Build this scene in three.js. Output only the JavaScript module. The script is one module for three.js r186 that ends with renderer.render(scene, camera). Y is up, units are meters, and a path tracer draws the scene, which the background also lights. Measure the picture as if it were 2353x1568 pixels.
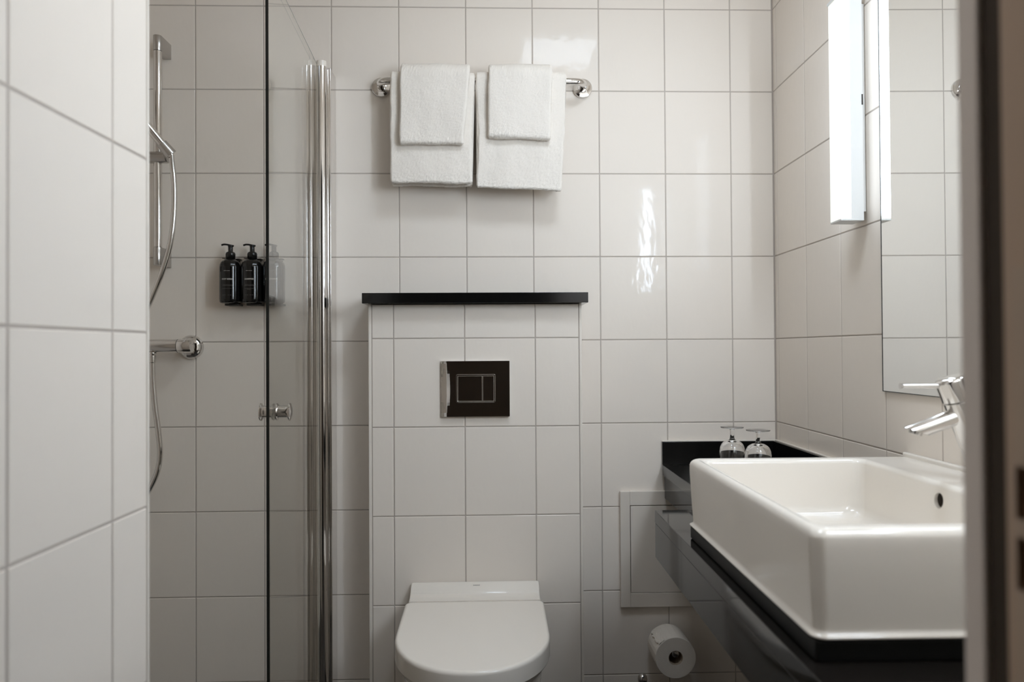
import * as THREE from 'three';
import { RoundedBoxGeometry } from 'three/addons/geometries/RoundedBoxGeometry.js';
import { mergeGeometries, mergeVertices, toCreasedNormals } from 'three/addons/utils/BufferGeometryUtils.js';
import { RectAreaLightUniformsLib } from 'three/addons/lights/RectAreaLightUniformsLib.js';
import { Brush, Evaluator, SUBTRACTION } from 'three-bvh-csg';
import { createNoise2D, createNoise3D } from 'simplex-noise';

// ---------------------------------------------------------------- camera, exposure, main light values
const scene = new THREE.Scene();
scene.background = new THREE.Color(0x000000);
const renderer = new THREE.WebGLRenderer({ antialias: true });
renderer.toneMapping = THREE.LinearToneMapping;
renderer.toneMappingExposure = 1.0;
renderer.shadowMap.enabled = true;
RectAreaLightUniformsLib.init();

const E = 1.12;            // eye height
const D = 2.171;           // eye to back wall
const camera = new THREE.PerspectiveCamera(50.309, 2353 / 1568, 0.05, 20);
camera.position.set(0, E, 0);
camera.quaternion.setFromRotationMatrix(new THREE.Matrix4().makeBasis(
  new THREE.Vector3(0.99951, -0.00613, 0.03065), new THREE.Vector3(0.00577, 0.99991, 0.0118), new THREE.Vector3(-0.03072, -0.01162, 0.99946)));
camera.focus = 1.85;
camera.userData.fStop = 3.0;
scene.add(camera);

const LAMP_COLOR = new THREE.Color().setRGB(0.845, 0.99, 1.165);
const LAMP_FAR = [9, 7], LAMP_NEAR = [56, 86], ADDED_CEILING_FILL = 19;      // light given off by the front and the two sides of each fluorescent wall lamp; last, the added ceiling fill
const LAMP_GLOW = new THREE.Color().setRGB(0.66, 0.69, 0.635);

// ---------------------------------------------------------------- helpers
let seed = 7;
const rnd = () => { seed = (seed * 1664525 + 1013904223) >>> 0; return seed / 4294967296; };
const noise2 = createNoise2D(rnd), noise3 = createNoise3D(rnd);
const V = (x, y, z) => new THREE.Vector3(x, y, z);
const W = (X, Y, depth) => V(X, E + Y, -depth);          // metres right of the eye, above the eye, in front of the eye
const used = {};
function numbered(name) { const n = used[name] = (used[name] ?? -1) + 1; return n ? `${name}_${String(n).padStart(3, '0')}` : name; }
function shade(o) { o.castShadow = true; o.receiveShadow = true; return o; }
function part(name, geometry, material, parent, x = 0, y = 0, z = 0) {
  const m = shade(new THREE.Mesh(geometry, material)); m.name = name; m.position.set(x, y, z); parent.add(m); return m;
}
function thing(name, label, category, pos, turn = 0, group) {
  const g = new THREE.Group(); g.name = numbered(name); g.position.copy(pos); g.rotation.y = turn;
  g.userData = { label, category }; if (group) g.userData.group = group; scene.add(g); return g;
}
function struct(name, label, pos = V(0, 0, 0), turn = 0) {
  const g = new THREE.Group(); g.name = name; g.position.copy(pos); g.rotation.y = turn;
  g.userData = { kind: 'structure', label, category: name.split('_')[0] }; scene.add(g); return g;
}
const boxAt = (x0, x1, y0, y1, z0, z1, r = 0, seg = 2) => {
  const w = x1 - x0, h = y1 - y0, d = z1 - z0;
  const g = r > 0 ? new RoundedBoxGeometry(w, h, d, seg, Math.min(r, w / 2.01, h / 2.01, d / 2.01)) : new THREE.BoxGeometry(w, h, d);
  g.translate((x0 + x1) / 2, (y0 + y1) / 2, (z0 + z1) / 2); return g;
};
function cyl(a, b, r0, r1 = r0, seg = 40) {             // capped cylinder from a to b
  const d = b.clone().sub(a), g = new THREE.CylinderGeometry(r1, r0, d.length(), seg, 1);
  g.applyQuaternion(new THREE.Quaternion().setFromUnitVectors(V(0, 1, 0), d.clone().normalize()));
  g.translate((a.x + b.x) / 2, (a.y + b.y) / 2, (a.z + b.z) / 2); return g;
}
function lathe(profile, axis = 'y', seg = 56) {
  const g = new THREE.LatheGeometry(profile.map(([r, y]) => new THREE.Vector2(Math.max(r, 0), y)), seg);
  if (axis === 'z') g.rotateX(Math.PI / 2);             // profile height runs along +z
  if (axis === 'x') g.rotateZ(-Math.PI / 2);            // profile height runs along +x
  return g;
}
const crease = (g, a = 0.6) => toCreasedNormals(g, a);

// right-hand wall frame: s metres out of the back corner, off metres off the wall
const RX = 0.8639, RT = 0.0142;
const RW = (s, Y, off) => V(RX - RT * s - off, E + Y, -(D - s) - RT * off);
const RTURN = -RT;

// ---------------------------------------------------------------- textures
function floatMap(n, fn, repeat = 1) {
  const d = new Float32Array(n * n * 4);
  for (let j = 0; j < n; j++) for (let i = 0; i < n; i++) {
    const h = fn(i / n, j / n), k = 4 * (j * n + i); d[k] = d[k + 1] = d[k + 2] = h; d[k + 3] = 1;
  }
  const t = new THREE.DataTexture(d, n, n, THREE.RGBAFormat, THREE.FloatType);
  t.wrapS = t.wrapT = THREE.RepeatWrapping; t.magFilter = THREE.LinearFilter; t.minFilter = THREE.LinearFilter; t.repeat.set(repeat, repeat); t.needsUpdate = true; return t;
}
// seamless noise on a torus, f cycles per tile of texture
const torus = createNoise3D(rnd);
function tileable(u, v, fu, fv, o = 0) {
  const a = (x, y) => noise2(x * fu + o, y * fv + o * 1.7);
  const wu = u * u * (3 - 2 * u), wv = v * v * (3 - 2 * v);
  return (a(u, v) * (1 - wu) + a(u - 1, v) * wu) * (1 - wv) + (a(u, v - 1) * (1 - wu) + a(u - 1, v - 1) * wu) * wv;
}
const glazeBump = floatMap(512, (u, v) => 0.5 + 0.34 * tileable(u, v, 15, 9, 3) + 0.13 * tileable(u, v, 34, 20, 9));
const terryBump = floatMap(512, (u, v) => 0.5 + 0.35 * tileable(u, v, 130, 130, 5) + 0.15 * tileable(u, v, 55, 60, 2));
const paperBump = floatMap(256, (u, v) => 0.5 + 0.4 * tileable(u, v, 60, 60, 8));
const woodMap = (() => {
  const n = 256, d = new Uint8Array(n * n * 4);
  for (let j = 0; j < n; j++) for (let i = 0; i < n; i++) {
    const g = 0.5 + 0.3 * tileable(i / n, j / n, 46, 3, 21) + 0.2 * tileable(i / n, j / n, 110, 5, 4), k = 4 * (j * n + i);
    d[k] = 104 + 34 * g; d[k + 1] = 82 + 28 * g; d[k + 2] = 62 + 22 * g; d[k + 3] = 255;
  }
  const t = new THREE.DataTexture(d, n, n); t.wrapS = t.wrapT = THREE.RepeatWrapping; t.magFilter = THREE.LinearFilter; t.colorSpace = THREE.SRGBColorSpace; t.needsUpdate = true; return t;
})();

// ---------------------------------------------------------------- materials
const lin = (r, g, b) => new THREE.Color().setRGB(r, g, b);
const std = (o) => new THREE.MeshStandardMaterial(o), phy = (o) => new THREE.MeshPhysicalMaterial(o);
const TILE = [[0.880, 0.797, 0.708], [0.872, 0.791, 0.704], [0.885, 0.800, 0.710]].map(c => phy({ color: lin(...c), roughness: 0.07, bumpMap: glazeBump, bumpScale: 0.00026, ior: 1.5, specularIntensity: 0.2 }));
const M = {
  grout: std({ color: lin(0.52, 0.455, 0.40), roughness: 0.9 }),
  trim: phy({ color: lin(0.875, 0.80, 0.708), roughness: 0.25 }),
  plaster: std({ color: lin(0.875, 0.80, 0.708), roughness: 0.85 }),
  chrome: std({ color: lin(0.74, 0.72, 0.70), metalness: 1, roughness: 0.09 }),
  satin: std({ color: lin(0.56, 0.54, 0.52), metalness: 1, roughness: 0.24 }),
  mirrorBack: std({ color: lin(0.02, 0.018, 0.016), roughness: 0.6 }),
  stone: phy({ color: lin(0.0055, 0.0052, 0.0048), roughness: 0.12, ior: 1.5 }),
  gloss: phy({ color: lin(0.012, 0.0098, 0.0082), roughness: 0.06, ior: 1.5, specularIntensity: 0.75 }),
  plinth: phy({ color: lin(0.006, 0.0055, 0.005), roughness: 0.5, specularIntensity: 0.4 }),
  ceramic: phy({ color: lin(0.872, 0.805, 0.722), roughness: 0.07, ior: 1.52 }),
  plastic: phy({ color: lin(0.872, 0.805, 0.722), roughness: 0.16, ior: 1.5 }),
  panel: phy({ color: lin(0.79, 0.715, 0.63), roughness: 0.35 }),
  towel: phy({ color: lin(0.90, 0.83, 0.745), roughness: 1, bumpMap: terryBump, bumpScale: 0.0007, sheen: 0.3, sheenRoughness: 0.6, sheenColor: lin(0.8, 0.8, 0.8) }),
  paper: std({ color: lin(0.80, 0.725, 0.64), roughness: 1, bumpMap: paperBump, bumpScale: 0.0004 }),
  card: std({ color: lin(0.40, 0.31, 0.22), roughness: 1 }),
  bottle: phy({ color: lin(0.006, 0.0055, 0.005), roughness: 0.035, ior: 1.5 }),
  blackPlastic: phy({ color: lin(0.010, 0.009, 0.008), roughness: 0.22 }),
  glassPane: phy({ color: lin(0.97, 0.975, 0.965), roughness: 0, transmission: 1, thickness: 0, ior: 1.5, transparent: false }),
  glassEdge: phy({ color: lin(0.004, 0.006, 0.005), roughness: 0.2 }),
  glassTop: phy({ color: lin(0.22, 0.22, 0.20), roughness: 0.25 }),
  crystal: phy({ color: lin(0.985, 0.985, 0.98), roughness: 0, transmission: 1, thickness: 0.003, ior: 1.5 }),
  mirror: std({ color: lin(0.88, 0.89, 0.88), metalness: 1, roughness: 0.0 }),
  lampGlow: std({ color: lin(0.7, 0.7, 0.68), roughness: 0.5, emissive: LAMP_GLOW, emissiveIntensity: 1 }),
  lampWhite: phy({ color: lin(0.78, 0.775, 0.75), roughness: 0.35 }),
  jamb: std({ color: lin(0.88, 0.77, 0.69), roughness: 0.5 }),
  jambHallTint: std({ color: lin(0.56, 0.40, 0.285), roughness: 0.55 }),  // same paint as the jamb, warm hall light put into the colour
  seal: std({ color: lin(0.052, 0.034, 0.021), roughness: 0.8 }),
  strike: std({ color: lin(0.55, 0.41, 0.30), metalness: 0.0, roughness: 0.5 }),
  hallWall: std({ map: woodMap, roughness: 0.6 }),
  hallFloor: std({ color: lin(0.035, 0.028, 0.022), roughness: 0.8 }),
  floor: phy({ color: lin(0.05, 0.042, 0.035), roughness: 0.35 }),
};

// ---------------------------------------------------------------- tiles
const TW = 0.2, TH = 0.25, GAP = 0.0031, PROUD = 0.0014, BEV = 0.0011;
const tileCache = new Map();
function tileGeometry(w, h, variant) {                  // front face at z = 0, chamfered edges
  const key = `${w.toFixed(4)},${h.toFixed(4)},${variant}`;
  if (tileCache.has(key)) return tileCache.get(key);
  const a = w / 2, b = h / 2, i = a - BEV, j = b - BEV, c = -0.0009, e = -PROUD - 0.001, P = [], U = [];
  const ou = variant * 0.37, ov = variant * 0.61;
  const quad = (...q) => { for (const k of [0, 1, 2, 0, 2, 3]) { P.push(...q[k]); U.push((q[k][0] + ou) / 0.5, (q[k][1] + ov) / 0.5); } };
  quad([-i, -j, 0], [i, -j, 0], [i, j, 0], [-i, j, 0]);
  quad([-a, -b, c], [a, -b, c], [i, -j, 0], [-i, -j, 0]); quad([i, j, 0], [a, b, c], [-a, b, c], [-i, j, 0].map((v, k) => k === 0 ? -i : v));
  quad([a, -b, c], [a, b, c], [i, j, 0], [i, -j, 0]); quad([-a, -b, c], [-i, -j, 0], [-i, j, 0], [-a, b, c]);
  quad([-a, -b, e], [a, -b, e], [a, -b, c], [-a, -b, c]); quad([a, b, c], [a, b, e], [-a, b, e], [-a, b, c]);
  quad([a, -b, e], [a, b, e], [a, b, c], [a, -b, c]); quad([-a, -b, e], [-a, -b, c], [-a, b, c], [-a, b, e]);
  const g = new THREE.BufferGeometry();
  g.setAttribute('position', new THREE.Float32BufferAttribute(P, 3)); g.setAttribute('uv', new THREE.Float32BufferAttribute(U, 2)); g.computeVertexNormals();
  tileCache.set(key, g); return g;
}
const lines = (from, step, lo, hi) => { const out = [lo]; for (let v = from + Math.ceil((lo - from) / step + 1e-6) * step; v < hi - 1e-6; v += step) out.push(v); out.push(hi); return out; };
// tiles between grid lines us (along the wall) and vs (heights above the floor); turn carries the tile's own z to the wall's outward side
function tiling(parent, us, vs, place, turn, skip = () => false) {
  for (let i = 0; i + 1 < us.length; i++) for (let j = 0; j + 1 < vs.length; j++) {
    const w = us[i + 1] - us[i] - GAP, h = vs[j + 1] - vs[j] - GAP;
    if (w < 0.006 || h < 0.006) continue;
    const u = (us[i] + us[i + 1]) / 2, v = (vs[j] + vs[j + 1]) / 2;
    if (skip(us[i], us[i + 1], vs[j], vs[j + 1])) continue;
    const k = Math.floor(rnd() * 6), m = part('tile', tileGeometry(w, h, k), TILE[Math.floor(rnd() * 3)], parent);
    m.position.copy(place(u, v)); m.rotation.y = turn + (rnd() - 0.5) * 0.0022; m.rotation.x = turn === 0 ? (rnd() - 0.5) * 0.0022 : 0;
  }
}
const CEIL = 2.42;

// back wall
{
  const g = struct('wall_back', 'back wall of large white glazed tiles behind the toilet and shower', V(0, 0, -D));
  part('grout_bed', boxAt(-1.45, 1.05, 0, CEIL, -0.12, -PROUD), M.grout, g);
  tiling(g, lines(-0.8671, TW, -1.4, RX - 0.002), lines(E + 1.0268, TH, 0.0, CEIL), (u, v) => V(u, v, 0), 0,
    (u0, u1, v0, v1) => u0 > -0.34 && u1 < 0.26 && v1 < E + 0.12);
}
// right wall: local x = -off, z = s
{
  const g = struct('wall_right', 'right wall of white glazed tiles carrying the mirror and lamps', V(RX, 0, -D), RTURN);
  part('grout_bed', boxAt(PROUD, 0.12, 0, CEIL, -0.02, 1.72), M.grout, g);
  tiling(g, lines(0.0245, TW, 0.0, 1.68), lines(E + 1.0276, TH, 0.0, CEIL), (u, v) => V(0, v, u), -Math.PI / 2);
}
// left wall: a thick pier in front of the shower; local z = metres towards the camera from its far edge
{
  const g = struct('wall_left', 'near left wall of white glazed tiles ending beside the shower', V(-0.4927, 0, -1.0664), -0.02686);
  part('grout_bed', boxAt(-0.9, -PROUD, 0, CEIL, 0.0015, 0.72), M.grout, g);
  tiling(g, lines(0.0959, TW, 0.005, 0.70), lines(E + 0.2773, TH, 0.0, CEIL), (u, v) => V(0, v, u), Math.PI / 2);
  tiling(g, lines(-0.2, TW, -0.88, -0.006), lines(E + 0.2773, TH, 0.0, CEIL), (u, v) => V(u, v, 0), Math.PI);
  part('edge_trim', boxAt(-0.006, 0.0008, 0, CEIL, -0.0006, 0.0055, 0.0012), M.trim, g);
}
// shower side wall
{
  const g = struct('wall_shower', 'side wall of the shower', V(-1.4, 0, -D));
  part('grout_bed', boxAt(-0.1, -PROUD, 0, CEIL, 0, 1.2), M.grout, g);
  tiling(g, lines(0.1, TW, 0.0, 1.12), lines(E + 1.0268, TH, 0.0, CEIL), (u, v) => V(0, v, u), Math.PI / 2);
}
// boxed-in cistern
const BOXZ = 2.057;
{
  const g = struct('wall_cistern', 'tiled boxing of the cistern behind the toilet', V(0, 0, -BOXZ));
  const top = E + 0.1295;
  part('grout_bed', boxAt(-0.3405 + PROUD, 0.2605 - PROUD, 0, top - 0.001, -(D - BOXZ), -PROUD), M.grout, g);
  tiling(g, lines(-0.2712, TW, -0.3325, 0.2535), lines(E + 0.0322, TH, 0.0, top), (u, v) => V(u, v, 0), 0);
  for (const [x, t] of [[-0.3405, -Math.PI / 2], [0.2605, Math.PI / 2]])
    tiling(g, [-(D - BOXZ) + 0.001, -0.007], lines(E + 0.0322, TH, 0.0, top), (u, v) => V(x, v, u), t);
  part('edge_trim', boxAt(-0.3415, -0.3335, 0, top, -0.008, 0.0008, 0.0015), M.trim, g);
  part('edge_trim', boxAt(0.2545, 0.2615, 0, top, -0.008, 0.0008, 0.0015), M.trim, g);
}
{
  const g = struct('floor', 'dark tiled bathroom floor'); part('slab', boxAt(-1.5, 1.05, -0.12, 0, -D - 0.1, -0.4), M.floor, g);
  const c = struct('ceiling', 'white plaster ceiling'); part('slab', boxAt(-1.5, 1.05, CEIL, CEIL + 0.1, -D - 0.1, -0.28), M.plaster, c);
}
// wall with the doorway the picture is taken through, and the dim hall behind it
{
  const g = struct('wall_front', 'wall round the bathroom doorway');
  part('wall_piece', boxAt(0.42, 1.05, 0, CEIL, -0.497, -0.30), M.plaster, g);
  part('lintel', boxAt(-0.52, 0.42, 2.06, CEIL, -0.497, -0.30), M.plaster, g);
  part('wall_piece', boxAt(-1.3, -0.535, 0, CEIL, -0.40, -0.28), M.plaster, g);
  const h = struct('wall_hall', 'dark wood-panelled walls of the hall');
  for (const b of [[-1.3, -1.2, 0, CEIL, -0.3, 1.6], [1.3, 1.4, 0, CEIL, -0.3, 1.6], [-1.3, 1.4, 0, CEIL, 1.5, 1.6], [1.0, 1.4, 0, CEIL, -0.42, -0.3]]) part('wall_panel', boxAt(...b), M.hallWall, h);
  const f = struct('floor_hall', 'dark carpet floor of the hall'); part('slab', boxAt(-1.3, 1.4, -0.12, 0, -0.4, 1.6), M.hallFloor, f);
  const c = struct('ceiling_hall', 'ceiling of the hall'); part('slab', boxAt(-1.3, 1.4, CEIL, CEIL + 0.1, -0.28, 1.6), M.hallFloor, c);
}
// door frame on the right
{
  const g = struct('door_1', 'door frame tinted brown for warm hall light, with strike plate at the right edge', W(0.33, -E, 0.50));
  part('reveal', boxAt(0, 0.09, 0, 2.06, 0, 0.0215, 0.002), M.jamb, g);
  part('seal', boxAt(0.004, 0.09, 0, 2.06, 0.0215, 0.044), M.seal, g);
  const ev = new Evaluator(); ev.useGroups = false; ev.attributes = ['position', 'normal', 'uv'];
  const pierced = (g2) => { for (const [y0, y1] of [[-0.1075, -0.0745], [-0.1515, -0.1185]]) { const a = new Brush(g2), b = new Brush(boxAt(-0.01, 0.05, E + y0, E + y1, 0.0545, 0.077)); a.updateMatrixWorld(); b.updateMatrixWorld(); g2 = ev.evaluate(a, b, SUBTRACTION).geometry; } return g2; };
  const r = part('rebate', pierced(boxAt(0.0, 0.09, 0, 2.06, 0.044, 0.2)), M.jambHallTint, g);
  part('strike_plate', pierced(boxAt(-0.0016, 0.001, E - 0.27, E + 0.05, 0.052, 0.084)), M.strike, r);
  for (const y of [-0.018, -0.22]) { const m = part('screw', lathe([[0.0048, 0], [0.0035, 0.0012], [0, 0.0015]], 'x', 24), M.strike, r, -0.0016, E + y, 0.066); m.rotation.y = Math.PI; }
}

// ---------------------------------------------------------------- wall lamps: local x = -off, y from the lower end, z = s from the lamp's middle
function wallLamp(s, label, F, S) {
  const g = thing('wall_lamp', label, 'lamp', RW(s, 0.286, 0), RTURN, 'vertical lamps either side of the mirror');
  const H = 0.516, hw = 0.0264;
  part('housing', boxAt(-0.0389, -0.0105, 0.001, H - 0.001, -hw, hw, 0.001), M.lampWhite, g);
  part('mounting_plate', boxAt(-0.0105, -0.0005, 0.022, H - 0.02, -0.017, 0.017, 0.001), M.lampWhite, g);
  part('diffuser', boxAt(-0.0633, -0.0389, 0.004, H - 0.006, -hw, hw, 0.0016, 3), M.lampGlow, g);
  part('end_cap', boxAt(-0.0635, -0.0105, 0, 0.004, -hw - 0.0002, hw + 0.0002, 0.0008), M.lampWhite, g);
  part('end_cap', boxAt(-0.0655, -0.0105, H - 0.006, H, -hw - 0.002, hw + 0.002, 0.001), M.lampWhite, g);
  part('slot_shade', boxAt(-0.0135, -0.0105, 0.262, 0.286, hw - 0.002, hw + 0.0006), M.blackPlastic, g);  // dark block standing for the shaded slot in the housing
  const light = (w, pos, dir, power) => {
    const l = new THREE.RectAreaLight(LAMP_COLOR, power, w, H - 0.02); l.name = 'lamp_light'; l.position.copy(pos); g.add(l);
    g.updateMatrixWorld(true); const p = l.getWorldPosition(V(0, 0, 0)); const t = p.clone().add(dir.clone().applyAxisAngle(V(0, 1, 0), RTURN));
    const mtx = new THREE.Matrix4().lookAt(p, t, V(0, 1, 0)); l.quaternion.setFromRotationMatrix(mtx).premultiply(g.quaternion.clone().invert());
  };
  light(hw * 1.9, V(-0.0648, H / 2, 0), V(-1, 0, 0), F);
  light(0.022, V(-0.0505, H / 2, -hw - 0.0015), V(0, 0, -1), S);
  light(0.022, V(-0.0505, H / 2, hw + 0.0015), V(0, 0, 1), S);
}
wallLamp(0.5356, 'slim white vertical lamp on the tiles left of the mirror', ...LAMP_FAR);
wallLamp(1.474, 'slim white vertical lamp on the near side of the mirror', ...LAMP_NEAR);

// added fill panel on the ceiling, out of view, lifting the overall brightness
{
  const g = thing('added_ceiling_fill', 'added square fill light panel on the ceiling, out of view', 'lamp', V(0.30, CEIL, -1.25));
  part('rim', boxAt(-0.165, 0.165, -0.028, -0.0005, -0.165, 0.165, 0.004), M.lampWhite, g);
  part('diffuser', boxAt(-0.15, 0.15, -0.0315, -0.0275, -0.15, 0.15, 0.0015), M.lampGlow, g);
  const l = new THREE.RectAreaLight(LAMP_COLOR, ADDED_CEILING_FILL, 0.3, 0.3); l.name = 'added_fill_light'; l.position.set(0, -0.033, 0); l.rotation.x = -Math.PI / 2; g.add(l);
}
// mirror
{
  const g = thing('mirror', 'frameless wall mirror above the white basin', 'mirror', RW(0.6235, -0.0953, 0), RTURN);
  part('mirror_glass', boxAt(-0.006, -0.0048, 0, 1.0, 0, 0.762, 0.0004), M.mirror, g);
  part('edge_band', boxAt(-0.0062, -0.0058, 0, 1.0, -0.0002, 0.0032), M.mirrorBack, g); part('edge_band', boxAt(-0.0062, -0.0058, -0.0002, 0.0014, 0, 0.762), M.mirrorBack, g);
  part('backing', boxAt(-0.0047, -0.0002, 0.001, 0.999, 0.001, 0.761), M.mirrorBack, g);
}

// ---------------------------------------------------------------- vanity corner
// stone ledge with upstands in the back corner
{
  const g = thing('stone_ledge', 'black stone ledge with upstand in the corner behind the basin', 'ledge', RW(0, -0.447, 0), RTURN);
  const y = (v) => v + 0.447;
  part('top_slab', boxAt(-0.35, -0.0008, y(-0.378), y(-0.348), 0.014, 0.70, 0.0015), M.stone, g);
  part('apron', boxAt(-0.344, -0.30, 0, y(-0.3785), 0.0145, 0.445, 0.001), M.gloss, g);
  part('upstand', boxAt(-0.349, -0.0162, y(-0.3478), y(-0.2795), 0.0056, 0.0145, 0.0008), M.stone, g);
  part('upstand', boxAt(-0.0155, -0.0008, y(-0.3478), y(-0.2795), 0.0056, 0.70, 0.0008), M.stone, g);
  part('sealant_bead', boxAt(-0.349, -0.002, y(-0.2795), y(-0.2755), 0.006, 0.012, 0.001), M.trim, g);
  part('sealant_bead', boxAt(-0.010, -0.0008, y(-0.2795), y(-0.2755), 0.012, 0.70, 0.001), M.trim, g);
}
// black vanity unit and the plinth that carries the basin
const OF = 0.4525, S0 = 0.7030, S1 = 1.3000;
{
  const g = thing('vanity_unit', 'wide glossy black vanity unit under the basin', 'cabinet', RW(0.4495, -0.498, 0), RTURN);
  const y = (v) => v + 0.498, OV = 0.466;
  part('top_slab', boxAt(-OV, -0.001, y(-0.4155), y(-0.3860), 0, 1.15, 0.0012), M.gloss, g);
  part('front_panel', boxAt(-OV + 0.0006, -OV + 0.02, 0, y(-0.4163), 0.0006, 1.15, 0.001), M.gloss, g);
  part('body', boxAt(-OV + 0.02, -0.001, 0.001, y(-0.416), 0.001, 1.15), M.gloss, g);
  part('plinth', boxAt(-OF + 0.004, -0.03, y(-0.3858), y(-0.359), S0 - 0.4495 + 0.004, S1 - 0.4495 - 0.004, 0.004), M.plinth, g);
}
// white rectangular basin
function ring(x0, x1, z0, z1, r, y, n = 7, m = 6) {
  const P = [], corners = [[x1 - r, z1 - r, 0], [x0 + r, z1 - r, 1], [x0 + r, z0 + r, 2], [x1 - r, z0 + r, 3]];
  corners.forEach(([cx, cz, q], k) => {
    const arc = []; for (let i = 0; i <= n; i++) { const a = (q + i / n) * Math.PI / 2; arc.push(V(cx + r * Math.cos(a), y, cz + r * Math.sin(a))); }
    P.push(...arc);
    const [nx, nz, nq] = corners[(k + 1) % 4], a = nq * Math.PI / 2, to = V(nx + r * Math.cos(a), y, nz + r * Math.sin(a)), from = arc[n];
    for (let i = 1; i < m; i++) P.push(from.clone().lerp(to, i / m));
  });
  return P;
}
function loft(rings, capStart = true, capEnd = true) {
  const n = rings[0].length, P = [], I = [];
  for (const r of rings) for (const p of r) P.push(p.x, p.y, p.z);
  for (let k = 0; k + 1 < rings.length; k++) for (let i = 0; i < n; i++) {
    const a = k * n + i, b = k * n + (i + 1) % n, c = a + n, d = b + n; I.push(a, c, b, b, c, d);
  }
  const cap = (k, flip) => {
    const c = rings[k].reduce((s, p) => s.add(p), V(0, 0, 0)).divideScalar(n), ci = P.length / 3; P.push(c.x, c.y, c.z);
    for (let i = 0; i < n; i++) { const a = k * n + i, b = k * n + (i + 1) % n; flip ? I.push(ci, b, a) : I.push(ci, a, b); }
  };
  if (capStart) cap(0, false); if (capEnd) cap(rings.length - 1, true);
  const g = new THREE.BufferGeometry(); g.setAttribute('position', new THREE.Float32BufferAttribute(P, 3)); g.setIndex(I);
  g.setAttribute('uv', new THREE.Float32BufferAttribute(new Float32Array(P.length / 3 * 2), 2)); g.computeVertexNormals(); return g;
}
{
  const g = thing('basin', 'large white rectangular ceramic basin on the black vanity', 'basin', RW(S0, -0.3585, 0), RTURN);
  const L = S1 - S0, H = 0.1355, rings = [];
  const outer = (y, i, r = 0.018) => rings.push(ring(-OF + i, -0.002 - i * 0.2, i, L - i, Math.max(0.004, r - i * 0.4), y));
  outer(0.0, 0.0060); outer(0.0012, 0.0012); outer(0.003, -0.0004); outer(0.0048, 0.0006); outer(0.0068, 0.0040); outer(0.0085, 0.0058); outer(0.012, 0.0062);
  outer(0.04, 0.0042); outer(0.08, 0.0022); outer(0.113, 0.0007);
  for (const a of [10, 25, 40, 55, 70, 82, 90]) { const t = a * Math.PI / 180, R = 0.014; outer(H - R + R * Math.sin(t), 0.0007 + R * (1 - Math.cos(t))); }
  // inner bowl
  const ix0 = -OF + 0.024, ix1 = -0.113, iz0 = 0.036, iz1 = L - 0.036;
  const inner = (y, i, r) => rings.push(ring(ix0 + i, ix1 - i, iz0 + i, iz1 - i, r, y));
  for (const a of [0, 20, 40, 60, 78]) { const t = a * Math.PI / 180, R = 0.011; inner(H - R * (1 - Math.cos(t)), -0.010 + R * Math.sin(t), 0.02); }
  inner(0.108, 0.003, 0.02); inner(0.077, 0.006, 0.022); inner(0.045, 0.011, 0.026); inner(0.034, 0.016, 0.03); inner(0.028, 0.025, 0.034); inner(0.025, 0.045, 0.04); inner(0.021, 0.10, 0.03);
  let geo = loft(rings);
  const ev = new Evaluator(); ev.useGroups = false; ev.attributes = ['position', 'normal', 'uv'];
  const cut = (g2) => { const t = new Brush(g2); t.updateMatrixWorld(); const b = new Brush(geo); b.updateMatrixWorld(); geo = ev.evaluate(b, t, SUBTRACTION).geometry; };
  cut(new THREE.CylinderGeometry(0.0125, 0.0125, 0.05, 40).rotateZ(Math.PI / 2).translate(-0.105, 0.1065, L / 2));
  cut(boxAt(-0.1105, -0.040, 0.045, 0.121, L / 2 - 0.04, L / 2 + 0.04));
  part('bowl', geo, M.ceramic, g);
  const lip = boxAt(-0.012, -0.0008, H - 0.004, H + 0.0085, 0.004, L - 0.004, 0.0035, 3); part('rear_lip', lip, M.ceramic, g);
  const drain = part('drain', lathe([[0, 0.004], [0.026, 0.0035], [0.031, 0.001], [0.031, 0]], 'y', 40), M.chrome, g); drain.position.set((ix0 + ix1) / 2, 0.0212, L / 2);
}
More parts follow.
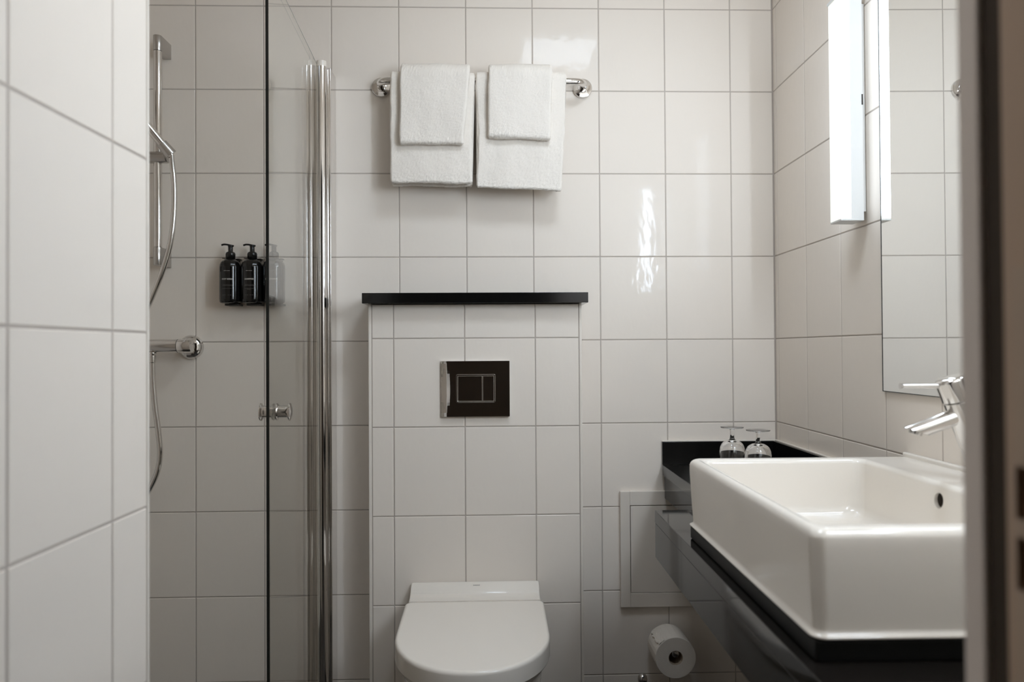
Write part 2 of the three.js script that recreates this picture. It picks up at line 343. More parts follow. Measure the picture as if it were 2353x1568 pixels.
// single-lever tap leaning out over the basin
{
  const sMid = (S0 + S1) / 2, g = thing('basin_tap', 'chrome single-lever tap leaning over the white basin', 'tap', RW(sMid, -0.2150, 0.0345), RTURN);
  const dir = V(-0.347, 0.938, 0), out = V(-0.938, -0.347, 0), at = (t) => dir.clone().multiplyScalar(t);
  const q = new THREE.Quaternion().setFromUnitVectors(V(0, 1, 0), dir);
  const up = (g2) => { g2.applyQuaternion(q); return g2; };
  part('body', up(lathe([[0.0, -0.016], [0.0275, -0.016], [0.0275, -0.004], [0.0235, 0.004], [0.0228, 0.07], [0.0226, 0.1345], [0.021, 0.1362], [0, 0.1362]])), M.chrome, g);
  const head = part('lever_head', up(lathe([[0, 0.1368], [0.0226, 0.1370], [0.0236, 0.138], [0.0238, 0.170], [0.0225, 0.1735], [0.018, 0.1758], [0.009, 0.1772], [0, 0.1776]])), M.chrome, g);
  const a0 = at(0.167).add(out.clone().multiplyScalar(0.018)), a1 = a0.clone().add(V(-0.065, 0.0005, 0));
  part('lever', mergeGeometries([cyl(a0, a1, 0.0042, 0.0034, 24), cyl(a1.clone().add(V(0.001, 0, 0)), a1.clone().add(V(-0.003, 0, 0)), 0.0036, 0.0052, 24)]), M.chrome, head);
  // spout: cylinder cut off level at its end
  const b0 = at(0.112), len = 0.096, R = 0.0138, ringN = 40, P = [], I = [];
  const side = V(0, 0, 1), upv = dir.clone();
  for (let k = 0; k < 2; k++) for (let i = 0; i <= ringN; i++) {
    const a = i / ringN * 2 * Math.PI, o = upv.clone().multiplyScalar(Math.cos(a) * R).add(side.clone().multiplyScalar(Math.sin(a) * R));
    const p = b0.clone().add(o).add(out.clone().multiplyScalar(k ? len - 0.013 + Math.cos(a) * 0.017 : 0.012)); P.push(p.x, p.y, p.z);
  }
  for (let i = 0; i < ringN; i++) I.push(i, i + 1, ringN + 1 + i, i + 1, ringN + 2 + i, ringN + 1 + i);
  const c = P.length / 3, tip = b0.clone().add(out.clone().multiplyScalar(len - 0.013)); P.push(tip.x, tip.y, tip.z);
  const side1 = new THREE.BufferGeometry(); side1.setAttribute('position', new THREE.Float32BufferAttribute(P, 3)); side1.setIndex(I.slice()); side1.computeVertexNormals();
  const capI = []; for (let i = 0; i < ringN; i++) capI.push(c, ringN + 1 + i, ringN + 2 + i);
  const cap = new THREE.BufferGeometry(); cap.setAttribute('position', new THREE.Float32BufferAttribute(P, 3)); cap.setIndex(capI); cap.computeVertexNormals();
  const sp = part('spout', mergeGeometries([side1, cap]), M.chrome, g);
  const e1 = upv.clone().multiplyScalar(R).add(out.clone().multiplyScalar(0.017)).normalize(), nrm = e1.clone().cross(side).normalize(); if (nrm.y > 0) nrm.negate();
  part('aerator', cyl(tip.clone().addScaledVector(e1, 0.001), tip.clone().addScaledVector(e1, 0.001).addScaledVector(nrm, 0.005), 0.0105, 0.0098, 28), M.satin, sp);
}
// stemmed glasses upside down on the ledge
function stemGlass(s, off, label) {
  const g = thing('stemmed_glass', label, 'glass', RW(s, -0.348, off), RTURN, 'upturned glasses on the ledge');
  const P = [[0.0285, 0.0003], [0.030, 0.0], [0.0315, 0.0008], [0.0335, 0.025], [0.0343, 0.050], [0.0338, 0.066], [0.0315, 0.079], [0.0265, 0.089], [0.018, 0.0955], [0.0095, 0.0985], [0.0068, 0.1015], [0.0056, 0.108], [0.0052, 0.118], [0.0058, 0.126], [0.010, 0.1295], [0.022, 0.1305], [0.0295, 0.1312], [0.0302, 0.1326], [0.0295, 0.134], [0.015, 0.1346], [0.0, 0.1346]];
  const inner = [[0, 0.0925], [0.010, 0.0915], [0.018, 0.0885], [0.0248, 0.0825], [0.029, 0.074], [0.0312, 0.064], [0.0322, 0.050], [0.0318, 0.025], [0.0302, 0.003], [0.0285, 0.0003]];
  const smooth = (pts, k) => new THREE.SplineCurve(pts.map(p => new THREE.Vector2(...p))).getPoints(k).map(p => [Math.max(0, p.x), p.y]);
  const prof = [...inner.slice(0, -1), ...P.slice(0, 10), ...P.slice(10)];
  part('bowl', lathe(smooth(prof, 150), 'y', 64), M.crystal, g);
}
stemGlass(0.215, 0.2035, 'upturned stemmed glass farther from the mirror wall');
stemGlass(0.292, 0.160, 'upturned stemmed glass nearer the mirror wall');

// ---------------------------------------------------------------- cistern shelf, flush plate, toilet
{
  const g = thing('stone_shelf', 'black stone shelf capping the tiled cistern boxing', 'shelf', W(-0.0385, 0.1300, D));
  part('slab', boxAt(-0.3148, 0.3148, 0, 0.029, 0.0006, 0.149, 0.0012), M.stone, g);
}
{
  const g = thing('flush_plate', 'shiny chrome flush plate with two buttons above the toilet', 'flush plate', W(-0.0411, -0.188, BOXZ));
  // plate whose left end rolls over; the last ring of the grid drops to the tiles as a skirt
  const w = 0.193, h = 0.156, n = 64, P = [], I = [];
  for (let j = -1; j <= n + 1; j++) for (let i = -1; i <= n + 1; i++) {
    const u = Math.min(1, Math.max(0, i / n)), v = Math.min(1, Math.max(0, j / n)), skirt = i < 0 || j < 0 || i > n || j > n;
    const roll = Math.sin(Math.min(1, u / (0.05 + 0.15 * Math.sin(v * Math.PI) * (1 + 0.10 * Math.cos(v * Math.PI * 4)))) * Math.PI / 2);
    P.push((u - 0.5) * w, v * h, skirt ? 0.0004 : 0.0070 + 0.0048 * roll);
  }
  const nn = n + 3; for (let j = 0; j < nn - 1; j++) for (let i = 0; i < nn - 1; i++) { const a = j * nn + i; I.push(a, a + 1, a + nn + 1, a, a + nn + 1, a + nn); }
  const f = new THREE.BufferGeometry(); f.setAttribute('position', new THREE.Float32BufferAttribute(P, 3)); f.setIndex(I);
  part('plate', crease(f, 0.6), M.chrome, g);
  const y0 = 0.0400, y1 = 0.1182, x0 = -0.0525, x1 = 0.056, xd = 0.0205;
  const frame = new THREE.Shape(); const rr = (s, a, b, c, d, r) => { s.moveTo(a + r, c); s.lineTo(b - r, c); s.quadraticCurveTo(b, c, b, c + r); s.lineTo(b, d - r); s.quadraticCurveTo(b, d, b - r, d); s.lineTo(a + r, d); s.quadraticCurveTo(a, d, a, d - r); s.lineTo(a, c + r); s.quadraticCurveTo(a, c, a + r, c); };
  rr(frame, x0, x1, y0, y1, 0.004); const hole = new THREE.Path(); rr(hole, x0 + 0.0022, x1 - 0.0022, y0 + 0.0022, y1 - 0.0022, 0.003); frame.holes.push(hole);
  part('button_frame', new THREE.ExtrudeGeometry(frame, { depth: 0.0022, bevelEnabled: true, bevelThickness: 0.0006, bevelSize: 0.0006, bevelSegments: 2, curveSegments: 8 }).translate(0, 0, 0.0112), M.chrome, g);
  part('button_well', boxAt(x0 + 0.002, x1 - 0.002, y0 + 0.002, y1 - 0.002, 0.009, 0.0122), M.chrome, g);
  part('button', boxAt(x0 + 0.0036, xd - 0.0007, y0 + 0.0036, y1 - 0.0036, 0.0105, 0.0142, 0.001), M.chrome, g);
  part('button', boxAt(xd + 0.0007, x1 - 0.0036, y0 + 0.0036, y1 - 0.0036, 0.0105, 0.0142, 0.001), M.chrome, g);
}
function dShape(hw0, hw1, straight, front, r = 0.012) {       // flat back at y = 0, round front
  const s = new THREE.Shape(); s.moveTo(-hw0 + r, 0); s.lineTo(hw0 - r, 0); s.quadraticCurveTo(hw0, 0, hw0 - 0.0003, r);
  s.lineTo(hw1, straight);
  for (let i = 1; i <= 88; i++) { const a = i / 88 * Math.PI; s.lineTo(hw1 * Math.sign(Math.cos(a)) * Math.abs(Math.cos(a)) ** 0.96, straight + (front - straight) * Math.sin(a) ** 0.96); }
  s.lineTo(-hw0 + 0.0003, r); s.quadraticCurveTo(-hw0, 0, -hw0 + r, 0); return s;
}
{
  const cx = -0.0445, g = thing('toilet', 'white wall-hung toilet with its lid closed', 'toilet', W(cx, -E + 0.06, BOXZ));
  const top = E - 0.680 - 0.06;                                // lid surface above the toilet's base
  const lidZ = 0.080;
  const slab = (hw0, hw1, st, fr, y1, h, R) => {               // D-shaped slab with rounded upper and lower edges
    const row = (inset, y) => dShape(hw0 - inset, hw1 - inset, st, fr - 2 * inset, 0.014).getPoints(6).slice(0, -1).map((p) => V(p.x, y, p.y + inset)).reverse();
    const rows = [row(0.012, y1 - h), row(0.004, y1 - h), row(0.001, y1 - h + 0.001), row(0, y1 - h + 0.004), row(0, y1 - R * 1.6)];
    for (const a of [0, 15, 30, 45, 60, 75, 90]) { const t = a * Math.PI / 180; rows.push(row(R * (1 - Math.cos(t)), y1 - R + R * Math.sin(t))); }
    rows.push(row(R + 0.0015, y1 + 0.00002), row(R + 0.02, y1 + 0.0001)); return loft(rows);
  };
  part('lid', slab(0.1870, 0.1850, 0.215, 0.436, top, 0.046, 0.009), M.plastic, g, 0, 0, lidZ);
  part('seat', slab(0.180, 0.177, 0.215, 0.428, top - 0.0475, 0.010, 0.003), M.plastic, g, 0, 0, lidZ);
  // hinge block with a hollow front slope
  const prof = new THREE.Shape(); prof.moveTo(0.001, top - 0.06); prof.lineTo(0.001, top + 0.024); prof.quadraticCurveTo(0.0015, top + 0.0285, 0.0065, top + 0.0275);
  prof.lineTo(0.0285, top + 0.0130); prof.quadraticCurveTo(0.0335, top + 0.0095, 0.036, top + 0.0060); prof.quadraticCurveTo(0.042, top + 0.0012, 0.0795, top + 0.0004); prof.lineTo(0.0795, top - 0.06); prof.lineTo(0.001, top - 0.06);
  const hg = new THREE.ExtrudeGeometry(prof, { depth: 0.342, bevelEnabled: true, bevelThickness: 0.008, bevelSize: 0.004, bevelOffset: -0.004, bevelSegments: 5, curveSegments: 14 });
  hg.rotateY(-Math.PI / 2); hg.translate(0.171, 0, 0);
  const hinge = part('hinge_cover', crease(hg, 0.5), M.plastic, g);
  const cv = document.createElement('canvas'); cv.width = 256; cv.height = 48; const cx2 = cv.getContext('2d'); cx2.fillStyle = '#efe6db'; cx2.fillRect(0, 0, 256, 48); cx2.fillStyle = '#4a4640'; cx2.font = 'bold 34px sans-serif'; cx2.textAlign = 'center'; cx2.textBaseline = 'middle'; cx2.fillText('DURAVIT', 128, 25);
  const tx = new THREE.CanvasTexture(cv); tx.colorSpace = THREE.SRGBColorSpace;
  const lg = new THREE.PlaneGeometry(0.034, 0.0062); lg.rotateX(-Math.PI / 2 + 0.583);
  const logo = part('logo', lg, phy({ map: tx, roughness: 0.2 }), hinge, 0.004, top + 0.0214, 0.0162); logo.userData.label = 'small dark maker lettering';
  // bowl below
  const D0 = (k, y) => { const pts = dShape(0.172 * k[0], 0.168 * k[0], 0.25 * k[1], 0.495 * k[1], 0.02).getPoints(10); return pts.map(p => V(p.x, y, p.y)); };
  const bw = [[[0.62, 0.62], 0], [[0.72, 0.74], 0.03], [[0.86, 0.88], 0.12], [[0.965, 0.97], 0.22], [[1, 1], 0.28], [[1.0, 1.0], top - 0.064], [[0.985, 0.99], top - 0.059]].map(([k, y]) => D0(k, y).slice(0, -1).reverse());
  const n = Math.min(...bw.map(b => b.length)); const bowl = loft(bw.map(b => b.slice(0, n).reverse().reverse()));
  part('bowl', crease(bowl, 0.8), M.ceramic, g, 0, 0, 0.002);
}

// ---------------------------------------------------------------- access panel, toilet roll, brush
{
  const g = thing('access_panel', 'off-white service hatch in the tiles beside the vanity', 'hatch', W(0.386, -0.770, D));
  const Wd = 0.32, H = 0.3446, l = 0.029, b = 0.042;
  const bars = [boxAt(0, l, 0, H, 0.0002, 0.013, 0.0018), boxAt(Wd - l, Wd, 0, H, 0.0002, 0.013, 0.0018), boxAt(l, Wd - l, 0, b, 0.0002, 0.0128, 0.0014), boxAt(l, Wd - l, H - b, H, 0.0002, 0.0128, 0.0014)];
  for (const q of bars) part('frame_bar', q, M.panel, g);
  part('back_sheet', boxAt(l, Wd - l, b, H - b, 0.0002, 0.0015), M.panel, g);
  part('door', boxAt(l + 0.0018, Wd - l - 0.001, b + 0.0012, H - b - 0.0022, 0.0020, 0.0124, 0.001), M.panel, g);
}
{
  const Rr = 0.0577, base = W(0.5197, -0.8739 + 0.0108, D);
  const h = thing('roll_holder', 'dark metal peg holding the toilet roll to the wall', 'holder', base.clone());
  part('rose', lathe([[0.022, 0], [0.022, 0.006], [0.020, 0.008], [0, 0.008]], 'z', 40).translate(0, 0, 0.0005), M.satin, h);
  part('peg', cyl(V(0, 0, 0.008), V(0, 0, 0.118), 0.0075), M.satin, h);
  part('peg_end', lathe([[0.0105, 0], [0.0112, 0.004], [0.0095, 0.0085], [0, 0.0095]], 'z', 36).translate(0, 0.0, 0.116), M.satin, h);
  const g = thing('toilet_roll', 'white toilet roll hanging end-on under the vanity', 'toilet roll', W(0.5197, -0.8739 + 0.0108, 2.148));
  const n = 96;
  const roll = lathe([[0.0205, 0.0], [Rr - 0.001, 0.0], [Rr, 0.001], [Rr, 0.102], [Rr - 0.001, 0.103], [0.0205, 0.103], [0.0205, 0]], 'z', n);
  part('paper', crease(roll, 0.5), M.paper, g, 0, -0.0108, 0);
  part('core', crease(lathe([[0.0192, 0.001], [0.0203, 0.001], [0.0203, 0.1022], [0.0192, 0.1022], [0.0192, 0.001]], 'z', 48), 0.5), M.card, g, 0, -0.0108, 0);
  // crumpled loose end of the sheet lying on the upper left of the roll
  const sh = new THREE.PlaneGeometry(0.030, 0.099, 14, 30), pa = sh.attributes.position;
  for (let i = 0; i < pa.count; i++) {
    const u = pa.getX(i) / 0.030 + 0.5, z = pa.getY(i) + 0.0515, w = 0.5 + 0.5 * noise2(z * 38, 4.2), a = Math.PI * 0.5 + 0.42 + u * 0.5 + 0.10 * (w - 0.5) * u;
    const lift = Rr + 0.0006 + 0.0035 * u * u * (0.4 + w) + 0.0012 * noise2(z * 90, u * 3);
    pa.setXYZ(i, Math.cos(a) * lift, Math.sin(a) * lift - 0.0108, z);
  }
  sh.computeVertexNormals(); part('loose_sheet', sh, M.paper, g);
}
{
  const g = thing('toilet_brush', 'pale round knob of a toilet brush low on the back wall', 'toilet brush', W(0.4195, -E + 0.02, 2.02));
  part('holder', lathe([[0, 0], [0.042, 0], [0.045, 0.004], [0.045, 0.11], [0.042, 0.112], [0.0405, 0.108], [0.040, 0.006], [0, 0.005]]), M.satin, g, 0, -0.02 + 0.0005, 0);
  part('handle', lathe([[0.007, 0.02], [0.007, 0.165], [0.0115, 0.172], [0.0135, 0.181], [0.012, 0.190], [0.0065, 0.1955], [0, 0.197]]), M.satin, g, 0, -0.001, 0);
}

// ---------------------------------------------------------------- towel rail and towels
const BZ = 2.103, BY = 0.780, BR = 0.0102;
{
  const g = thing('towel_rail', 'chrome towel rail with round wall flanges', 'towel rail', W(-0.0175, 0.7825, D));
  const hx = 0.3005, c = new THREE.CatmullRomCurve3([V(-hx, 0, 0.012), V(-hx, 0, 0.030), V(-hx + 0.004, -0.0006, 0.048), V(-hx + 0.018, -0.0018, 0.0635), V(-hx + 0.040, -0.0025, D - BZ), V(-0.1, -0.0025, D - BZ), V(0.1, -0.0025, D - BZ), V(hx - 0.040, -0.0025, D - BZ), V(hx - 0.018, -0.0018, 0.0635), V(hx - 0.004, -0.0006, 0.048), V(hx, 0, 0.030), V(hx, 0, 0.012)], false, 'centripetal');
  part('rail', new THREE.TubeGeometry(c, 160, BR, 28), M.chrome, g);
  for (const x of [-hx, hx]) {
    part('flange', crease(lathe([[0.0285, 0.0], [0.0285, 0.0085], [0.0275, 0.0102], [0.0150, 0.0128], [0.0145, 0.0165], [0.010, 0.0165]], 'z', 56), 0.4), M.chrome, g, x, 0, 0.0005);
  }
}
function makeTowel(o) {
  // loop of the folded towel in (height, depth), swept sideways; u runs across, w round the loop
  const rin = o.rin, rout = rin + o.t, NU = o.nu ?? 96;
  const loop = (u) => {
    const fb = o.frontBottom(u), bb = o.backBottom(u), pts = [];
    const er = o.t / 2, push = (y, z, ny, nz, k) => pts.push([y, z, ny, nz, k]);
    const NL = o.nl ?? 110, NB = 12, NA = 26;
    for (let i = 0; i < NL; i++) push(BY + (fb + er - BY) * (i / NL), rout, 0, 1, 1);
    for (let i = 0; i < NB; i++) { const a = i / NB * Math.PI; push(fb + er - er * Math.sin(a), rin + er + er * Math.cos(a), -Math.sin(a), Math.cos(a), 1); }
    for (let i = 0; i < 20; i++) push(fb + er + (BY - fb - er) * (i / 20), rin, 0, -1, 0);
    for (let i = 0; i < 12; i++) { const a = i / 12 * Math.PI; push(BY + rin * Math.sin(a), rin * Math.cos(a), -Math.sin(a), -Math.cos(a), 0); }
    for (let i = 0; i < 20; i++) push(BY + (bb + er - BY) * (i / 20), -rin, 0, 1, 0);
    for (let i = 0; i < NB; i++) { const a = i / NB * Math.PI; push(bb + er - er * Math.sin(a), -rin - er + er * Math.cos(a), -Math.sin(a), Math.cos(a), 1); }
    for (let i = 0; i < 40; i++) push(bb + er + (BY - bb - er) * (i / 40), -rout, 0, -1, 1);
    for (let i = 0; i < NA; i++) { const a = Math.PI - i / NA * Math.PI; push(BY + rout * Math.sin(a), rout * Math.cos(a), Math.sin(a), Math.cos(a), 1); }
    return pts;
  };
  const rows = [];
  for (let i = 0; i <= NU; i++) {
    const u = i / NU, ed = Math.min(u, 1 - u) * (o.x1 - o.x0), er = Math.min(0.007, o.t * 0.5), pinch = ed < er ? 1 - Math.sqrt(1 - (1 - ed / er) ** 2) : 0;
    rows.push(loop(u).map(([y, z, ny, nz, k]) => {
      const dropt = Math.max(0, BY - y), xl = o.x0 + o.skewL(dropt), xr = o.x1 + o.skewR(dropt);
      let x = xl + (xr - xl) * u; const s = o.seed;
      const wave = 0.0022 * noise3(x * 9 + s, y * 5, s) + 0.0005 * noise3(x * 28, y * 22 + s, s + 3);
      const low = Math.max(0, 1 - (y - o.frontBottom(u)) / 0.035), fuzz = (1 + 1.3 * low) * (0.00055 * noise3(x * 330, y * 330, z * 330 + s) + 0.00045 * noise3(x * 700, y * 700, z * 700 + s));
      const d = k * (wave * (o.wave ?? 1) + fuzz) - pinch * er * (k ? 1 : 0) * 0.9;
      x += (ed < 0.004 ? 1 : 0) * (fuzz * 0.6 + 0.0004 * noise2(y * 60, s) + 0.0015 * noise2(y * 14, s + 5));
      return V(x, y + ny * d, z + nz * d);
    }));
  }
  const n = rows[0].length, P = [], U = [], I = [];
  rows.forEach((r, i) => r.forEach((p) => { P.push(p.x, E + p.y, p.z - BZ); U.push(p.x / 0.25, (p.y + p.z) / 0.25); }));
  for (let i = 0; i < NU; i++) for (let j = 0; j < n; j++) { const a = i * n + j, b = i * n + (j + 1) % n, c = a + n, d = b + n; I.push(a, b, c, b, d, c); }
  const capI = [], capP = [...rows[0], ...rows[NU]].flatMap((p) => [p.x, E + p.y, p.z - BZ]), capU = [...rows[0], ...rows[NU]].flatMap((p) => [p.z / 0.25, p.y / 0.25]);
  for (const i of [0, NU]) {                                   // close the two side edges
    const flat = loop(i / NU).map(([y, z]) => new THREE.Vector2(z, y));
    for (const [a, b, c] of THREE.ShapeUtils.triangulateShape(flat, [])) i ? capI.push(n + a, n + c, n + b) : capI.push(a, b, c);
  }
  const g = new THREE.BufferGeometry(); g.setAttribute('position', new THREE.Float32BufferAttribute(P, 3)); g.setAttribute('uv', new THREE.Float32BufferAttribute(U, 2)); g.setIndex(I); g.computeVertexNormals();
  const cg = new THREE.BufferGeometry(); cg.setAttribute('position', new THREE.Float32BufferAttribute(capP, 3)); cg.setAttribute('uv', new THREE.Float32BufferAttribute(capU, 2)); cg.setIndex(capI); cg.computeVertexNormals();
  const m = shade(new THREE.Mesh(mergeGeometries([g, cg]), M.towel)); m.name = numbered(o.name); m.userData = { label: o.label, category: 'towel', group: o.group }; scene.add(m); return m;
}
makeTowel({ name: 'bath_towel', label: 'large white bath towel hanging on the left half of the rail', group: 'large towels on the rail', seed: 1.3, x0: -0.2800, x1: -0.0385, t: 0.0125, rin: BR + 0.0012,
  frontBottom: (u) => 0.4795 - 0.001 * Math.sin(u * 9) - 0.002 * u, backBottom: (u) => 0.4775 + 0.001 * Math.sin(u * 5), skewL: (d) => -0.0015 * Math.sin(d * 9), skewR: (d) => -0.0100 * Math.sin(Math.min(1, Math.max(0, d - 0.02) / 0.32) * Math.PI * 0.78) });
makeTowel({ name: 'bath_towel', label: 'large white bath towel hanging on the right half of the rail', group: 'large towels on the rail', seed: 7.9, x0: -0.0365, x1: 0.2250, t: 0.0125, rin: BR + 0.0012,
  frontBottom: (u) => 0.4665 - 0.011 * u - 0.001 * Math.sin(u * 7), backBottom: (u) => 0.4775 - 0.012 * u, skewL: (d) => 0.0062 * Math.sin(Math.min(Math.PI, Math.max(0, d - 0.015) * 11)), skewR: (d) => -0.016 * Math.min(1, d / 0.32) ** 1.4 });
makeTowel({ name: 'hand_towel', label: 'small white hand towel folded over the left bath towel', group: 'hand towels over the bath towels', seed: 3.1, x0: -0.2505, x1: -0.0530, t: 0.021, rin: BR + 0.0152, nl: 80, nu: 84,
  frontBottom: (u) => 0.5850 - 0.002 * u, backBottom: () => 0.66, skewL: (d) => -0.002 * d / 0.2, skewR: (d) => -0.018 * Math.min(1, d / 0.18) });
makeTowel({ name: 'hand_towel', label: 'small white hand towel folded over the right bath towel', group: 'hand towels over the bath towels', seed: 5.7, x0: 0.0005, x1: 0.1830, t: 0.021, rin: BR + 0.0152, nl: 80, nu: 84,
  frontBottom: (u) => 0.6035 - 0.006 * u + 0.001 * Math.sin(u * 6), backBottom: () => 0.67, skewL: (d) => -0.003 * d / 0.2, skewR: (d) => -0.006 * Math.min(1, d / 0.18) });

// ---------------------------------------------------------------- shower
// glass door, standing slightly open
{
  const a = V(-0.4915, 0, -2.088), b = V(-0.4642, 0, -1.534), len = b.clone().sub(a).length(), turn = Math.atan2(b.x - a.x, b.z - a.z);
  const g = thing('shower_door', 'frameless glass shower door on a chrome hinge profile', 'shower door', V(-0.4770, 0.012, -2.088));
  const top = E + 0.818 - 0.012;
  const pane = part('glass_pane', boxAt(-0.003, 0.003, 0, top, 0, len - 0.0012), M.glassPane, g, -0.0145, 0, 0); pane.rotation.y = turn;
  const edge = part('glass_edge', boxAt(-0.00315, 0.00315, 0, top, len - 0.0012, len), M.glassEdge, pane); edge.userData.label = 'dark polished glass edge';
  part('top_edge', boxAt(0.0024, 0.0031, top - 0.0008, top + 0.0002, 0.001, len - 0.0012), M.glassTop, pane);
  const kn = (side) => {
    const k = part('knob', crease(lathe([[0.0, -0.0], [0.0185, 0.0], [0.0185, 0.002], [0.0132, 0.0032], [0.0130, 0.020], [0.0138, 0.0235], [0.0192, 0.0265], [0.0192, 0.0285], [0.016, 0.0296], [0, 0.030]], 'x', 48), 0.5), M.chrome, pane, 0.0031 * side, E - 0.133 - 0.012, len - 0.066);
    if (side < 0) k.rotation.y = Math.PI; return k;
  };
  kn(1); kn(-1);
  part('hinge_tube', cyl(V(0, 0, 0), V(0, top - 0.0055, 0), 0.0145, 0.0145, 48), M.chrome, g);
  part('groove_shade', boxAt(-0.0058, -0.0046, 0, top - 0.006, 0.0128, 0.0139), M.blackPlastic, g);  // dark strip standing for the shade inside the hinge groove
  part('end_cap', cyl(V(0, top - 0.0055, 0), V(0, top + 0.010, 0), 0.0147, 0.0142, 40), M.trim, g);
  part('wall_channel', boxAt(0.0035, 0.0228, 0, top - 0.003, -0.0825, -0.012, 0.002), M.chrome, g);
}
// rail with slider
const RAILX = -0.9485, RAILZ = 2.108;
const HS0 = W(-0.8985, 0.5590, 2.074), HS1 = W(-1.010, 0.715, 2.000);
{
  const g = thing('shower_rail', 'vertical chrome shower rail with sliding holder', 'shower rail', W(RAILX, 0.2476, D));
  const z = D - RAILZ, H = 0.6597;
  part('rail', cyl(V(0, 0.0515, z), V(0, H - 0.0445, z), 0.0115, 0.0115, 40), M.chrome, g);
  for (const [y0, y1] of [[0, 0.0505], [H - 0.0435, H]]) {
    const s = new THREE.Shape(); s.moveTo(-0.0112, 0); s.lineTo(0.0112, 0); s.lineTo(0.0118, z); s.absarc(0, z, 0.0118, 0, Math.PI, false); s.lineTo(-0.0112, 0);
    const e = new THREE.ExtrudeGeometry(s, { depth: y1 - y0 - 0.001, bevelEnabled: true, bevelThickness: 0.0005, bevelSize: 0.0005, bevelOffset: -0.0005, bevelSegments: 2, curveSegments: 24 });
    e.rotateX(Math.PI / 2); e.scale(1, 1, 1); e.translate(0, y1 - 0.0005, 0.0006); part('bracket', crease(e, 0.5), M.satin, g);
  }
  const sy = 0.556 - 0.2476;
  const sl = part('slider', mergeGeometries([cyl(V(-0.05, sy, z + 0.004), V(0.028, sy, z + 0.004), 0.0168, 0.0168, 40), cyl(V(0.026, sy, z + 0.004), V(0.0345, sy - 0.002, z + 0.006), 0.0135, 0.0115, 32)]), M.satin, g);
  const hs = HS0.clone().sub(g.position), hu = HS1.clone().sub(HS0).normalize();
  part('cradle', mergeGeometries([cyl(hs.clone().addScaledVector(hu, 0.034), hs.clone().addScaledVector(hu, -0.003), 0.0146, 0.0172, 36), cyl(V(0.028, sy, z + 0.006), hs.clone().addScaledVector(hu, 0.012), 0.0105, 0.0095, 24)]), M.satin, sl);
}
{
  const g = thing('hand_shower', 'chrome hand shower leaning in the rail holder', 'hand shower', HS0.clone());
  const d = HS1.clone().sub(HS0), u = d.clone().normalize();
  part('handle', mergeGeometries([cyl(V(0, 0, 0).addScaledVector(u, 0.006), d, 0.0112, 0.0138, 36)]), M.chrome, g);
  part('hose_nut', cyl(u.clone().multiplyScalar(-0.006), u.clone().multiplyScalar(0.008), 0.0092, 0.0105, 28), M.chrome, g);
  const h = part('spray_head', lathe([[0, 0.02], [0.04, 0.018], [0.05, 0.008], [0.05, 0.0], [0, -0.002]], 'y', 48), M.chrome, g); h.position.copy(d.clone().addScaledVector(u, 0.03)); h.rotation.set(0.9, 0, 0.3);
}
{
  const P = [[-0.8980, 0.5570, 2.079], [-0.8985, 0.5350, 2.085], [-0.8975, 0.5050, 2.092], [-0.8968, 0.4600, 2.096], [-0.8995, 0.3900, 2.099], [-0.9085, 0.3150, 2.100], [-0.9300, 0.2360, 2.100], [-0.9590, 0.1600, 2.100], [-1.005, 0.060, 2.100], [-1.050, -0.080, 2.100], [-1.075, -0.240, 2.098], [-1.065, -0.370, 2.096], [-1.025, -0.432, 2.095], [-0.9850, -0.4150, 2.095], [-0.9580, -0.3740, 2.095], [-0.9430, -0.3350, 2.096], [-0.9375, -0.2900, 2.097], [-0.9425, -0.2300, 2.098], [-0.9530, -0.1500, 2.099], [-0.9590, -0.0760, 2.100], [-0.9605, -0.0280, 2.100]];
  const g = thing('shower_hose', 'silver shower hose looping from hand shower to mixer', 'hose', W(-0.9605, -0.028, 2.1));
  const c = new THREE.CatmullRomCurve3(P.map(([x, y, z]) => W(x, y, z).sub(W(-0.9605, -0.028, 2.1))), false, 'centripetal');
  part('hose', new THREE.TubeGeometry(c, 260, 0.0078, 20), M.chrome, g);
}
{
  const g = thing('shower_mixer', 'chrome thermostatic bar mixer on the shower wall', 'mixer', W(-0.8785, 0.0125, D));
  const z = D - 2.108, y = 0.003, r = 0.0198;
  part('escutcheon', crease(lathe([[0.0355, 0], [0.0358, 0.004], [0.0335, 0.010], [0.0270, 0.0165], [0.0190, 0.0205], [0.0165, 0.0215]], 'z', 64), 0.6), M.chrome, g, 0, 0, 0.0005);
  part('union', cyl(V(0, 0, 0.02), V(0, y, z), 0.0165, 0.0165, 36), M.chrome, g);
  part('body', cyl(V(-0.32, y, z), V(-0.0125, y, z), r, r, 48), M.chrome, g);
  part('seam_shade', cyl(V(-0.0128, y, z), V(-0.0112, y, z), r * 0.97, r * 0.97, 48), M.blackPlastic, g);  // dark ring in place of the shade in the seam before the knob
  part('temperature_knob', crease(lathe([[0, 0], [r * 0.98, 0], [r, 0.001], [r * 0.985, 0.0345], [r * 0.93, 0.0378], [r * 0.8, 0.0392], [0, 0.0400]], 'x', 48), 0.5), M.chrome, g, -0.0112, y, z);
  part('outlet_nut', lathe([[0, 0], [0.0088, 0.0], [0.0095, 0.002], [0.0095, 0.020], [0.0085, 0.0235], [0.011, 0.026], [0.011, 0.031], [0, 0.031]], 'y', 32), M.chrome, g, -0.082, y - r - 0.0275, D - 2.1);
}
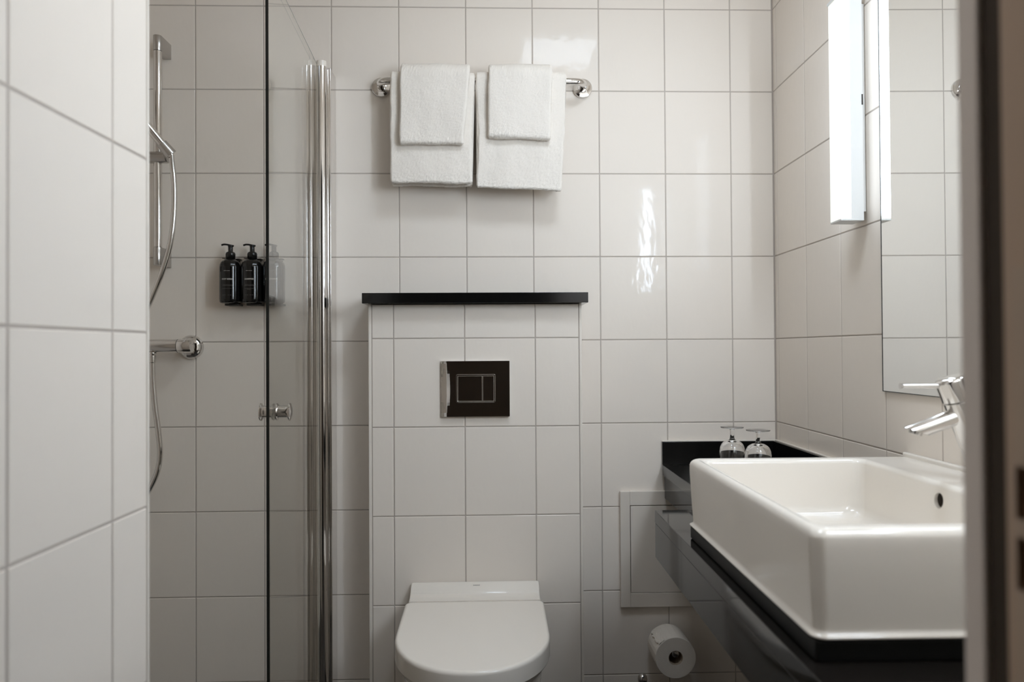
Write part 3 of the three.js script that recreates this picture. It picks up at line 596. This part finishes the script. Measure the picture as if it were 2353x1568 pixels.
// wall-hung soap bottles
const bottleX = [-0.7520, -0.6895, -0.6270], words = ['BODY WASH', 'SHAMPOO', 'CONDITIONER'];
const bottleLabel = ['black body wash pump bottle, first beside the shower mixer', 'black shampoo pump bottle, middle of the three in the shower', 'black conditioner pump bottle behind the glass edge'];
const holderLabel = ['black wall bracket carrying the body wash bottle', 'black wall bracket carrying the shampoo bottle', 'black wall bracket carrying the conditioner bottle'];
bottleX.forEach((x, i) => {
  const zc = 2.1345, R = 0.0308, y0 = 0.1385;
  const h = thing('bottle_bracket', holderLabel[i], 'bracket', W(x, y0 - 0.0065, D), 0, 'brackets under the soap bottles');
  part('foot_plate', boxAt(-0.014, 0.024, 0, 0.0058, 0.0005, 0.045, 0.001), M.blackPlastic, h);
  part('back_plate', boxAt(-0.016, 0.016, 0, 0.135, 0.0005, 0.0035, 0.0008), M.blackPlastic, h);
  part('neck_clip', mergeGeometries([boxAt(-0.020, 0.020, 0.1372, 0.1392, 0.0005, 0.022), boxAt(-0.0230, -0.0125, 0.1372, 0.1392, 0.010, 0.040)]), M.blackPlastic, h);
  const g = thing('soap_bottle', bottleLabel[i], 'bottle', W(x, y0, zc), 0, 'pump bottles on the shower wall');
  const prof = [[0, 0], [R - 0.008, 0], [R - 0.003, 0.0015], [R - 0.0006, 0.005], [R, 0.010], [R, 0.106], [R - 0.0008, 0.112], [R - 0.0035, 0.1185], [R - 0.009, 0.1245], [R - 0.0165, 0.1282], [0.0122, 0.1300], [0.0118, 0.136], [0, 0.136]];
  part('body', crease(lathe(prof, 'y', 72), 0.5), M.bottle, g);
  const cv = document.createElement('canvas'); cv.width = 512; cv.height = 768; const c = cv.getContext('2d');
  c.fillStyle = '#0d0c0b'; c.fillRect(0, 0, 512, 768); c.fillStyle = '#cfcac2'; c.textAlign = 'center'; c.textBaseline = 'middle';
  c.font = 'bold 50px sans-serif'; c.fillText(words[i], 256, 300, 330);
  c.globalAlpha = 0.8; for (let k = 0; k < 16; k++) { if (k === 7) continue; c.fillRect(176 + k * 10, 98, 7, 13); }                         // illegible fine print, as strokes
  c.globalAlpha = 0.55; for (const [yy, w] of [[428, 230], [452, 250], [516, 250]].concat(i === 1 ? [[542, 80]] : [])) for (let k = 0; k < w / 12; k++) c.fillRect(256 - w / 2 + k * 12, yy, 5 + 5 * rnd(), 7);
  for (const [xx, w] of [[130, 110], [280, 90]]) for (let k = 0; k < w / 13; k++) if (rnd() > 0.2) c.fillRect(xx + k * 13, 668, 7, 9);
  const t = new THREE.CanvasTexture(cv); t.colorSpace = THREE.SRGBColorSpace;
  const lab = new THREE.CylinderGeometry(R + 0.00012, R + 0.00012, 0.0945, 40, 1, true, -0.92, 1.84); 
  part('label', lab, phy({ map: t, roughness: 0.05, ior: 1.5 }), g, 0, 0.0582, 0);
  const p = part('pump', mergeGeometries([lathe([[0.0, 0.130], [0.0135, 0.130], [0.0138, 0.144], [0.0120, 0.1485], [0.0085, 0.150], [0.0068, 0.152], [0.0066, 0.168], [0, 0.168]], 'y', 40)]), M.blackPlastic, g);
  const tilt = [0.15, -0.05, 0.1][i];
  const nz = new THREE.CatmullRomCurve3([V(0.009, 0.1675, 0), V(0, 0.1692, 0.0008), V(-0.010, 0.1712, 0.002), V(-0.018, 0.1712, 0.003), V(-0.0245, 0.1690, 0.004)]);
  const nozzle = part('nozzle', mergeGeometries([new THREE.TubeGeometry(nz, 24, 0.0027, 14), cyl(V(0, 0.166, 0), V(0, 0.1705, 0), 0.0074, 0.0066, 28)]), M.blackPlastic, p); nozzle.rotation.y = tilt;
});

renderer.render(scene, camera);
